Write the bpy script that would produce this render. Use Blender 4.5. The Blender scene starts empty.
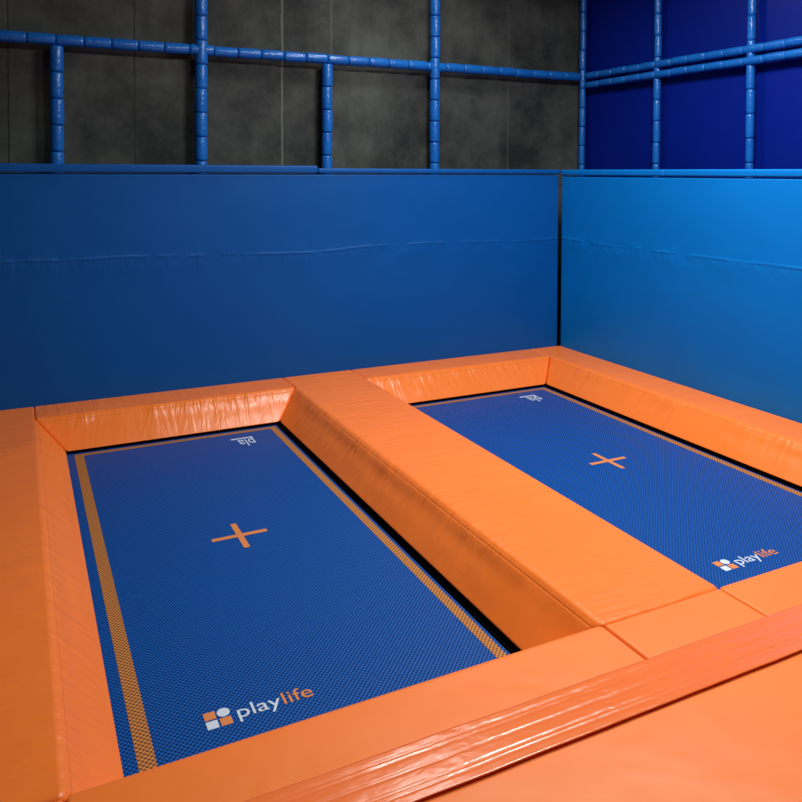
import bpy, bmesh, math, random
from mathutils import Vector, Matrix
random.seed(4)
sc=bpy.context.scene
sc.view_settings.view_transform='Standard'
sc.view_settings.look='None'

# ---------------------------------------------------------------- dimensions (metres)
W=1.516; S=0.195; M=0.623; R=0.366; Q=0.330; N=3.494; H=0.216
YW=S+Q; X2=W+2*S+M; B2R=X2+W; XW=B2R+S+R; HW=1.985
ZB=0.012; FL=-0.9

# ---------------------------------------------------------------- helpers
def link(o,parent=None):
    sc.collection.objects.link(o)
    if parent: o.parent=parent
    return o
def empty(name,loc=(0,0,0)):
    e=bpy.data.objects.new(name,None); e.location=loc; e.empty_display_size=.2
    return link(e)
def mesh_obj(name,verts,faces,mat,parent=None,smooth=False,bevel=0,seg=3):
    me=bpy.data.meshes.new(name); me.from_pydata([tuple(v) for v in verts],[],faces); me.update()
    bm=bmesh.new(); bm.from_mesh(me); bmesh.ops.recalc_face_normals(bm,faces=bm.faces); bm.to_mesh(me); bm.free()
    me.materials.append(mat)
    o=bpy.data.objects.new(name,me)
    if bevel:
        b=o.modifiers.new('bevel','BEVEL'); b.width=bevel; b.segments=seg; b.limit_method='ANGLE'; b.angle_limit=math.radians(20)
        smooth=True
    if smooth:
        for p in me.polygons: p.use_smooth=True
        if bevel:
            w=o.modifiers.new('wn','WEIGHTED_NORMAL'); w.keep_sharp=False
    return link(o,parent)
def boxgeo(x0,x1,y0,y1,z0,z1):
    v=[(x0,y0,z0),(x1,y0,z0),(x1,y1,z0),(x0,y1,z0),(x0,y0,z1),(x1,y0,z1),(x1,y1,z1),(x0,y1,z1)]
    f=[(0,3,2,1),(4,5,6,7),(0,1,5,4),(1,2,6,5),(2,3,7,6),(3,0,4,7)]
    return v,f
def box(name,a,mat,parent=None,bevel=0):
    v,f=boxgeo(*a); return mesh_obj(name,v,f,mat,parent,bevel=bevel)
def multi(name,boxes,mat,parent=None,bevel=0):
    V=[];F=[]
    for a in boxes:
        v,f=boxgeo(*a); n=len(V); V+=v; F+=[tuple(i+n for i in q) for q in f]
    return mesh_obj(name,V,F,mat,parent,bevel=bevel)

# ---------------------------------------------------------------- material helpers
class NT:
    def __init__(s,name):
        s.m=bpy.data.materials.new(name); s.m.use_nodes=True; s.t=s.m.node_tree; s.b=s.t.nodes['Principled BSDF']
    def n(s,typ,**kw):
        x=s.t.nodes.new(typ)
        for k,v in kw.items(): setattr(x,k,v)
        return x
    def l(s,a,b): s.t.links.new(a,b)
    def val(s,sock,v):
        if isinstance(v,bpy.types.NodeSocket): s.l(v,sock)
        else: sock.default_value=v
    def math(s,op,a,b=0.0,c=0.0):
        x=s.n('ShaderNodeMath',operation=op); s.val(x.inputs[0],a); s.val(x.inputs[1],b)
        if op in('MULTIPLY_ADD','SMOOTH_MIN','WRAP'): s.val(x.inputs[2],c)
        return x.outputs[0]
    def coord(s): 
        g=s.n('ShaderNodeNewGeometry'); return g.outputs['Position']
    def xyz(s,p):
        x=s.n('ShaderNodeSeparateXYZ'); s.l(p,x.inputs[0]); return x.outputs
    def gauss(s,v,c,k):
        d=s.math('SUBTRACT',v,c); return s.math('EXPONENT',s.math('MULTIPLY',s.math('MULTIPLY',d,d),-k))
    def mapping(s,v,scale=(1,1,1),rot=(0,0,0),loc=(0,0,0)):
        x=s.n('ShaderNodeMapping'); s.l(v,x.inputs[0]); x.inputs['Scale'].default_value=scale; x.inputs['Rotation'].default_value=rot; x.inputs['Location'].default_value=loc
        return x.outputs[0]
    def noise(s,v,scale,detail=4,rough=.5,dist=0):
        x=s.n('ShaderNodeTexNoise'); s.l(v,x.inputs['Vector']); x.inputs['Scale'].default_value=scale; x.inputs['Detail'].default_value=detail; x.inputs['Roughness'].default_value=rough; x.inputs['Distortion'].default_value=dist
        return x.outputs['Fac']
    def ramp(s,f,stops):
        x=s.n('ShaderNodeValToRGB'); s.l(f,x.inputs[0]); e=x.color_ramp.elements
        while len(e)<len(stops): e.new(.5)
        for i,(p,c) in enumerate(stops): e[i].position=p; e[i].color=(*c,1) if len(c)==3 else c
        return x.outputs[0]
    def mix(s,f,a,b,bt='MIX'):
        x=s.n('ShaderNodeMix',data_type='RGBA',blend_type=bt); s.val(x.inputs[0],f)
        for k,v in((6,a),(7,b)):
            if isinstance(v,tuple): x.inputs[k].default_value=(*v,1)
            else: s.l(v,x.inputs[k])
        return x.outputs[2]
    def bump(s,h,strength,dist,prev=None):
        x=s.n('ShaderNodeBump'); x.inputs['Strength'].default_value=strength; x.inputs['Distance'].default_value=dist; s.l(h,x.inputs['Height'])
        if prev is not None: s.l(prev,x.inputs['Normal'])
        return x.outputs[0]
    def col(s,v):
        if isinstance(v,tuple): s.b.inputs['Base Color'].default_value=(*v,1)
        else: s.l(v,s.b.inputs['Base Color'])
    def rough(s,v): s.val(s.b.inputs['Roughness'],v)
    def nrm(s,v): s.l(v,s.b.inputs['Normal'])
def srgb(r,g,b):
    f=lambda c:(c/255/12.92) if c/255<=.04045 else ((c/255+.055)/1.055)**2.4
    return (f(r),f(g),f(b))

def vinyl(name,c1,c2,rough=.38,axis=None,und=.35,pk=.7,spec=.45):
    """cushion vinyl: broad undulation, puckers along the stitched ridge (axis = direction the pad runs)"""
    k=NT(name); p=k.coord(); X=k.xyz(p)
    big=k.noise(p,1.6,3)
    c=k.mix(big,c1,c2)
    u=k.noise(p,2.6,2,.5,.3)
    b=k.bump(u,und,.03)
    sc_={'x':(14,2.5,3),'y':(2.5,14,3)}.get(axis,(4,4,4))
    patch=k.ramp(k.noise(p,1.5,2),[(.40,(0,0,0)),(.58,(1,1,1))])
    if axis:
        wr=k.noise(k.mapping(p,sc_),1.0,3,.55,.6)
        zone=k.math('ADD',k.gauss(X[2],H-.03,700.0),k.math('MULTIPLY',k.gauss(X[2],.10,220.0),.5))
        h=k.math('MULTIPLY',k.math('MULTIPLY',wr,zone),k.math('MULTIPLY_ADD',patch,.75,.25))
        b=k.bump(h,pk,.025,b)
        seam=k.gauss(X[2],H-.026,150000.0)
        b=k.bump(k.math('SUBTRACT',1.0,seam),.5,.003,b)
        c=k.mix(k.math('MULTIPLY',seam,.22),c,tuple(v*.45 for v in c1))
    b=k.bump(k.noise(p,300,2),.08,.001,b)
    k.col(c)
    k.nrm(b); k.rough(k.math('MULTIPLY_ADD',big,.12,rough-.06))
    k.b.inputs['Specular IOR Level'].default_value=spec
    return k.m
OC1,OC2=srgb(245,122,40),srgb(249,129,48)
ORANGE_X=vinyl('orange_vinyl_x',OC1,OC2,.32,'x',.35,1.0)
ORANGE_Y=vinyl('orange_vinyl_y',OC1,OC2,.38,'y',.4,.9)
ORANGE=vinyl('orange_vinyl',OC1,OC2,.45,None,.4)
k=NT('black_steel'); k.col((.006,.006,.008)); k.rough(.6); DARK=k.m

def wallblue(name,c1,c2,hor):
    k=NT(name); p=k.coord(); X=k.xyz(p)
    k.col(k.mix(k.noise(p,.8,2),c1,c2))
    z=X[2]
    zz=k.math('SUBTRACT',z,k.math('MULTIPLY',k.noise(p,.7,2),.10))
    g=k.gauss(zz,1.235,9000.0)
    wr=k.noise(k.mapping(p,(16,16,1.6)),1.0,4,.6,.8)
    brk=k.ramp(k.noise(p,5,2),[(.38,(.1,.1,.1)),(.55,(1,1,1))])
    b=k.bump(k.noise(p,1.3,2),.4,.05)
    b=k.bump(k.math('MULTIPLY',wr,k.math('MULTIPLY',k.gauss(z,1.25,160.0),brk)),.5,.015,b)
    b=k.bump(k.math('MULTIPLY',g,brk),.7,.005,b)
    b=k.bump(k.noise(p,350,2),.08,.001,b)
    k.nrm(b); k.rough(.5); k.b.inputs['Specular IOR Level'].default_value=.2
    return k.m
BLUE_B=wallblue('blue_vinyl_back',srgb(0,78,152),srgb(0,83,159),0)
BLUE_R=wallblue('blue_vinyl_right_lit',srgb(0,108,190),srgb(0,113,196),1)  # same blue vinyl, base colour lightened to carry the right wall's stronger light

def concrete():
    k=NT('concrete'); p=k.coord(); X=k.xyz(p); x,z=X[0],X[2]
    n1=k.noise(p,1.3,8,.68); n2=k.noise(k.mapping(p,(5,1,.5)),1.6,5,.6)
    c=k.ramp(n1,[(.36,srgb(22,26,25)),(.66,srgb(92,97,90))])
    c=k.mix(k.math('MULTIPLY',n2,.7),c,srgb(26,30,29))
    wob=k.math('MULTIPLY',k.noise(p,6,3),.02)
    for x0,ww,cc,aa in((1.93,.010,srgb(100,102,94),.8),(2.42,.008,srgb(92,92,84),.6),(4.44,.008,srgb(80,82,76),.6),(.62,.006,srgb(14,14,14),.8),(-.35,.006,srgb(14,14,14),.8)):
        d=k.math('ABSOLUTE',k.math('SUBTRACT',k.math('ADD',x,wob),x0+.01))
        c=k.mix(k.math('MULTIPLY',k.math('LESS_THAN',d,ww),aa),c,cc)
    fz=k.math('LESS_THAN',k.math('FRACT',k.math('DIVIDE',k.math('ADD',z,.62),1.22)),.006)
    c=k.mix(k.math('MULTIPLY',fz,.6),c,srgb(14,14,14))
    k.col(c); k.rough(.8); k.nrm(k.bump(n1,.4,.02))
    return k.m
CONC=concrete()
k=NT('navy_panel'); k.col(k.mix(k.noise(k.coord(),1.2,3),srgb(0,22,120),srgb(0,30,134))); k.rough(.45); k.b.inputs['Specular IOR Level'].default_value=.2; NAVY=k.m
k=NT('foam_sleeve_blue'); p=k.coord(); k.col(k.mix(k.noise(p,6,3),srgb(6,88,175),srgb(30,116,206))); k.rough(.28); k.nrm(k.bump(k.noise(p,30,3),.5,.01)); SLEEVE=k.m
k=NT('dark_floor'); k.col(k.mix(k.noise(k.coord(),3,4),(.02,.02,.022),(.035,.035,.036))); k.rough(.8); FLOOR=k.m

def weave(name,ca,cb,pitch=.021):
    k=NT(name); p=k.coord(); X=k.xyz(p)
    f=2*math.pi/pitch
    sx=k.math('SINE',k.math('MULTIPLY',X[0],f)); sy=k.math('SINE',k.math('MULTIPLY',X[1],f))
    w=k.math('MULTIPLY_ADD',k.math('MULTIPLY',sx,sy),.5,.5)
    w2=k.ramp(w,[(.25,(0,0,0)),(.68,(1,1,1))])
    c=k.mix(w2,ca,cb)
    n=k.noise(k.mapping(p,(2,30,1)),1,3)
    n2=k.noise(k.mapping(p,(1.2,1.2,1)),1,2)
    c=k.mix(k.math('MULTIPLY',n,.4),c,tuple(v*.35 for v in cb))
    c=k.mix(k.math('MULTIPLY',n2,.15),c,tuple(v*.5 for v in cb))
    k.col(c); k.rough(.5); k.nrm(k.bump(w,.6,.004)); k.b.inputs['Specular IOR Level'].default_value=.18
    return k.m
BED=weave('blue_mesh_bed',srgb(0,16,62),srgb(0,96,190))
STRIPE=weave('orange_woven_stripe',srgb(64,56,56),srgb(222,144,66))
k=NT('orange_print'); k.col(srgb(214,128,64)); k.rough(.6); OPR=k.m
k=NT('white_print'); k.col(srgb(200,214,228)); k.rough(.6); WPR=k.m

# ---------------------------------------------------------------- room
box('floor',(-6,5.7,-9,1.5,FL-.1,FL),FLOOR)
box('wall_back',(-6,5.7,1.235,1.5,FL,5.5),CONC)
box('wall_right',(5.468,5.7,-9,1.23,FL,5.5),NAVY)

# ---------------------------------------------------------------- blue padded walls
def padded_wall(name,boxes,caps,mat,frame):
    e=empty(name)
    for i,a in enumerate(boxes): box('panel_%d'%(i+1),a,mat,e,bevel=.012)
    for i,a in enumerate(caps): box('cap_%d'%(i+1),a,mat,e,bevel=.014)
    multi('support_frame',frame,DARK,e)
    return e
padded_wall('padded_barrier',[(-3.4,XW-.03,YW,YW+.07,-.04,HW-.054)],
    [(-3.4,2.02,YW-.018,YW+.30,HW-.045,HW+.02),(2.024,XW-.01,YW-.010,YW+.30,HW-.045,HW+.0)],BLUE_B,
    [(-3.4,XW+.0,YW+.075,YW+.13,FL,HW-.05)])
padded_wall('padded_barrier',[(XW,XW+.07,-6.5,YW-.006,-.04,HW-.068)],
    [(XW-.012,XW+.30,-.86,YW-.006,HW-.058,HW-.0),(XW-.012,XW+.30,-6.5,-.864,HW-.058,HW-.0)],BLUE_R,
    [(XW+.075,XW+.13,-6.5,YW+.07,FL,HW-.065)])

# ---------------------------------------------------------------- safety pads
def pad(verts,faces,mat,bevel=.015): return mesh_obj('safety_pad',verts,faces,mat,bevel=bevel,seg=4)
g=.0015
def far_pad(x0,x1):
    v=[(x0-S+g,S,H),(x1+S-g,S,H),(x1+S-g,YW-g,H),(x0-S+g,YW-g,H),
       (x0+g,0,ZB),(x1-g,0,ZB),(x1+S-g,S,ZB),(x1+S-g,YW-g,ZB),(x0-S+g,YW-g,ZB),(x0-S+g,S,ZB)]
    f=[(0,1,2,3),(0,4,5,1),(1,5,6),(1,6,7,2),(2,7,8,3),(3,8,9,0),(0,9,4),(4,9,8,7,6,5)]
    return pad(v,f,ORANGE_X)
far_pad(0,W); far_pad(X2,B2R)
NB=-N+S
def long_pad(xl,xr,sl,sr):
    """pad running along y between ridge xl and ridge xr; sl / sr: slope toward the left / right bed"""
    top=[(xl,-N+g),(xr,-N+g),(xr,YW-g),(xl,YW-g)]
    v=[(x,y,H) for x,y in top]
    ring=[(xl,-N+g),(xr,-N+g)]
    if sr: ring+=[(xr+S,NB),(xr+S,0),(xr,S)]
    ring+=[(xr,YW-g),(xl,YW-g)]
    if sl: ring+=[(xl,S),(xl-S,0),(xl-S,NB)]
    ids=[]
    for x,y in ring: v.append((x,y,ZB)); ids.append(len(v)-1)
    idx={r:i for r,i in zip(ring,ids)}
    f=[(0,1,2,3),tuple(reversed(ids)),(0,idx[ring[0]],idx[ring[1]],1)]
    a,b=idx[(xr,YW-g)],idx[(xl,YW-g)]
    f.append((2,a,b,3))
    n0,n1=idx[(xl,-N+g)],idx[(xr,-N+g)]
    if sr:
        s1,s2,s3=idx[(xr+S,NB)],idx[(xr+S,0)],idx[(xr,S)]
        v.append((xr,S,H)); t=len(v)-1
        f+= [(1,n1,s1),(1,s1,s2,t),(t,s2,s3),(t,s3,a,2)]
        f[0]=tuple(list(f[0][:2])+[t]+list(f[0][2:]))
    else: f.append((1,n1,a,2))
    if sl:
        s1,s2,s3=idx[(xl,S)],idx[(xl-S,0)],idx[(xl-S,NB)]
        v.append((xl,S,H)); t=len(v)-1
        f+=[(0,n0,s3),(0,s3,s2,t),(t,s2,s1),(t,s1,b,3)]
        f[0]=tuple(list(f[0])+[t])
    else: f.append((0,n0,b,3))
    return pad(v,f,ORANGE_Y)
long_pad(W+S+g,W+S+M-g,True,True)
long_pad(-1.1,-S-g,False,True)
long_pad(B2R+S+g,XW-g,True,False)
NS=-3.84
def near_pad(x0,x1,slope=None):
    v,f=boxgeo(x0+g,x1-g,NS+g,-N-g,ZB,H)
    if slope:
        b0,b1=slope
        v=[(x0+g,NS+g,H),(x1-g,NS+g,H),(x1-g,-N,H),(x0+g,-N,H),
           (x0+g,NS+g,ZB),(x1-g,NS+g,ZB),(x1-g,-N,ZB),(b1-g,NB,ZB),(b0+g,NB,ZB),(x0+g,-N,ZB)]
        f=[(0,1,2,3),(0,4,5,1),(1,5,6,2),(2,6,7),(2,7,8,3),(3,8,9),(3,9,4,0),(4,9,8,7,6,5)]
    return pad(v,f,ORANGE)
near_pad(-1.1,-S); near_pad(-S,W+S,(0,W)); near_pad(W+S,W+S+M); near_pad(W+S+M,B2R+S,(X2,B2R)); near_pad(B2R+S,XW)
for a,b in((-1.1,.35),(.35,2.9),(2.9,XW)):
    v,f=boxgeo(a+g,b-g,-5.6,NS-g,ZB,H-.004); pad(v,f,ORANGE)

# glossy joint cover strip
def strip():
    from mathutils import noise as mn
    k=NT('glossy_orange_strip'); p=k.coord()
    k.col(k.mix(k.noise(p,3,3),srgb(243,113,44),srgb(249,127,58)))
    n=k.noise(k.mapping(p,(6.0,12,2)),2.0,3,.5,.4)
    gate=k.ramp(k.noise(p,2.2,2),[(.42,(.15,.15,.15)),(.6,(1,1,1))])
    b=k.bump(k.math('MULTIPLY',n,gate),.42,.013); k.nrm(b); k.rough(.26)
    k.b.inputs['Coat Weight'].default_value=.4; k.b.inputs['Coat Roughness'].default_value=.14
    nx=420; ny=34; V=[];F=[]
    y0,y1=-3.945,-3.742
    x0,x1=-1.1,XW-.002
    for i in range(nx+1):
        for j in range(ny+1):
            x=x0+(x1-x0)*i/nx; t=j/ny; y=y0+(y1-y0)*t
            y+=.003*mn.noise(Vector((x*5,t*2,0)))
            warp=t+.006*mn.noise(Vector((x*1.5,0,8)))
            z=H+.008
            for c,a in((.18,-.003),(.26,-.0025),(.52,-.003),(.76,-.0025),(.84,-.003)):
                z+=a*math.exp(-((warp-c)/.018)**2)
            z+=.0015*abs(mn.noise(Vector((x*9,t*3,3.1))))
            V.append((x,y,z))
    for i in range(nx):
        for j in range(ny):
            a=i*(ny+1)+j; F.append((a,a+ny+1,a+ny+2,a+1))
    o=mesh_obj('joint_cover_strip',V,F,k.m,smooth=True)
    m=o.modifiers.new('thick','SOLIDIFY'); m.thickness=.003; m.offset=-1
strip()

# ---------------------------------------------------------------- trampolines
def text_mesh(name,s,size,loc,rotz,mat,parent,off=0.0,sx=1.0):
    cu=bpy.data.curves.new(name,'FONT'); cu.body=s; cu.size=size; cu.offset=off; cu.extrude=.0006
    t=bpy.data.objects.new(name+'_tmp',cu); sc.collection.objects.link(t)
    bpy.context.view_layer.update()
    me=bpy.data.meshes.new_from_object(t.evaluated_get(bpy.context.evaluated_depsgraph_get()))
    wid=max(v.co.x for v in me.vertices)*sx
    bpy.data.objects.remove(t)
    me.materials.clear(); me.materials.append(mat)
    o=bpy.data.objects.new(name,me); o.location=loc; o.rotation_euler=(0,0,rotz); o.scale=(sx,1,1)
    link(o,parent); return wid
def trampoline(x0):
    e=empty('trampoline',(0,0,0))
    x1=x0+W; y0=NB; y1=0.
    box('bed',(x0-.01,x1-.032,y0,y1-.016,-.006,0),BED,e)
    multi('frame',[(x0-.12,x0-.012,y0-.12,y1+.12,-.10,-.02),(x1,x1+.12,y0-.12,y1+.12,-.10,-.02),
                   (x0-.01,x1,y0-.12,y0,-.10,-.02),(x0-.01,x1,y1,y1+.12,-.10,-.02)]+
                  [(x-.04,x+.04,y-.04,y+.04,FL,-.1) for x in(x0-.06,x1+.06) for y in(y0-.06,-1.6,y1+.06)],DARK,e)
    box('under_bed_lining',(x0,x1,y0,y1,-.20,-.19),DARK,e)
    z=.0012
    def q(n,a,m,zt=z): box(n,(a[0],a[1],a[2],a[3],.0002,zt),m,e)
    q('stripe_left',(x0+.042,x0+.10,y0,-.045),STRIPE)
    q('stripe_right',(x1-.096,x1-.048,y0,-.045),STRIPE)
    q('stripe_far',(x0+.10,x1-.096,-.085,-.045),STRIPE)
    cx=x0+.762; cy=-1.71
    q('cross_bar_a',(cx-.15,cx+.15,cy-.016,cy+.016),OPR)
    q('cross_bar_b',(cx-.016,cx+.016,cy-.15,cy+.15),OPR,z+.0004)
    lx=x0+.285; ly=-3.115; sq=.041
    q('logo_tile_1',(lx,lx+sq,ly+sq+.008,ly+2*sq+.008),OPR)
    q('logo_tile_2',(lx+sq+.008,lx+2*sq+.008,ly,ly+sq),OPR)
    q('logo_tile_3',(lx,lx+sq,ly,ly+sq),WPR)
    vs=[(lx+sq*1.5+.008+.023*math.cos(a*math.pi/12),ly+sq*1.5+.008+.023*math.sin(a*math.pi/12),z) for a in range(24)]
    vs+= [(x,y,.0002) for x,y,_ in vs]
    mesh_obj('logo_tile_4',vs,[tuple(range(24)),tuple(range(47,23,-1))]+[(i,24+i,24+(i+1)%24,(i+1)%24) for i in range(24)],WPR,e)
    w1=text_mesh('logo_word_white','play',.094,(lx+.108,ly+.014,z),0,WPR,e,.0,1.12)
    text_mesh('logo_word_orange','life',.094,(lx+.110+w1,ly+.014,z),0,OPR,e,.0,1.12)
    text_mesh('logo_far_word','pla',.20,(x1-.27,-.24,z),math.pi,WPR,e,.0,.55)
    q('logo_far_underline',(x1-.43,x1-.27,-.215,-.195),WPR)
    return e
trampoline(0); trampoline(X2)

# ---------------------------------------------------------------- padded tube frames
def tube_geo(V,F,a,b,r,seg=.21,n=14):
    a=Vector(a);b=Vector(b);d=b-a;Ln=d.length;d.normalize()
    up=Vector((0,0,1)) if abs(d.z)<.9 else Vector((1,0,0))
    u=d.cross(up).normalized(); w=d.cross(u)
    k=max(1,round(Ln/seg)); sl=Ln/k
    for i in range(k):
        s0=i*sl
        prof=[(0,.55),(.002,.80),(.010,.97),(.02,1),(sl*.5,1.02),(sl-.02,1),(sl-.010,.97),(sl-.002,.80),(sl,.55)]
        jr=r*(1+random.uniform(-.03,.03)); off=(u*random.uniform(-1,1)+w*random.uniform(-1,1))*.0025
        base=len(V)
        for (t,rr) in prof:
            for j in range(n):
                an=2*math.pi*j/n
                V.append(a+d*(s0+t)+off+(u*math.cos(an)+w*math.sin(an))*jr*rr)
        for q in range(len(prof)-1):
            for j in range(n):
                F.append((base+q*n+j,base+q*n+(j+1)%n,base+(q+1)*n+(j+1)%n,base+(q+1)*n+j))
        F.append(tuple(base+j for j in range(n))); F.append(tuple(base+(len(prof)-1)*n+j for j in reversed(range(n))))
def tube_frame(tubes):
    V=[];F=[]
    for a,b,r in tubes: tube_geo(V,F,a,b,r)
    return mesh_obj('padded_tube_frame',V,F,SLEEVE,smooth=True)
YT=1.125; ZT=3.011; XT=5.36
tube_frame([((-3.4,YT,ZT),(XT-.06,YT,ZT),.046),
  ((.0,YT,FL),(.0,YT,ZT-.045),.053),((1.16,YT,FL),(1.16,YT,5.2),.053),((2.334,YT,FL),(2.334,YT,ZT-.045),.05),
  ((3.487,YT,FL),(3.487,YT,5.2),.05),((-1.16,YT,FL),(-1.16,YT,5.2),.053),((XT-.01,YT,FL),(XT-.01,YT,5.2),.034)])
tube_frame([((XT,YT-.06,ZT+.01),(XT,-6,ZT+.01),.036),((XT,YT-.06,ZT-.09),(XT,-6,ZT-.09),.036),
  ((XT+.02,.027,FL),(XT+.02,.027,5.2),.034),((XT+.02,-1.067,FL),(XT+.02,-1.067,5.2),.034),((XT+.02,-2.17,FL),(XT+.02,-2.17,5.2),.034)])

# ---------------------------------------------------------------- lights
def area(name,loc,target,size,power,col=(1,1,1),sy=None,spread=180):
    l=bpy.data.lights.new(name,'AREA'); l.energy=power; l.size=size; l.color=col; l.spread=math.radians(spread)
    if sy: l.shape='RECTANGLE'; l.size_y=sy
    o=bpy.data.objects.new(name,l); o.location=loc
    o.rotation_euler=(Vector(target)-Vector(loc)).to_track_quat('-Z','Y').to_euler(); link(o)
area('added_highlight_light',(3.1,-2.4,4.1),(3.0,-2.2,0),.9,180,(1,.98,.95))
area('added_highlight_light',(2.0,-4.2,4.3),(2.2,-3.2,0),.9,62,(1,.98,.95))
area('added_highlight_light',(2.9,.0,4.5),(2.5,-1.3,0),.5,36,(1,.98,.96))  # added lamp without a known fixture, gives the glossy strip its highlights
w=bpy.data.worlds.new('world'); sc.world=w; w.use_nodes=True
w.node_tree.nodes['Background'].inputs[0].default_value=(.75,.85,1,1); w.node_tree.nodes['Background'].inputs[1].default_value=.035

# ---------------------------------------------------------------- camera
cd=bpy.data.cameras.new('camera'); cam=bpy.data.objects.new('camera',cd); link(cam); sc.camera=cam
f,cx,cy,yaw,pi_,roll=783.49,399.37,194.24,-.4550,.0277,.0039
fw=Vector((math.sin(-yaw)*math.cos(pi_),math.cos(yaw)*math.cos(pi_),-math.sin(pi_)))
rt=Vector((math.cos(yaw),math.sin(yaw),0)); up=rt.cross(fw)
r2=rt*math.cos(roll)+up*math.sin(roll); u2=-rt*math.sin(roll)+up*math.cos(roll)
mt=Matrix((r2,u2,-fw)).transposed().to_4x4(); mt.translation=Vector((-.3003,-5.8135,1.95))
cam.matrix_world=mt
cd.sensor_width=36; cd.lens=f/802*36; cd.shift_x=(401-cx)/802; cd.shift_y=(cy-401)/802
cd.clip_start=.05
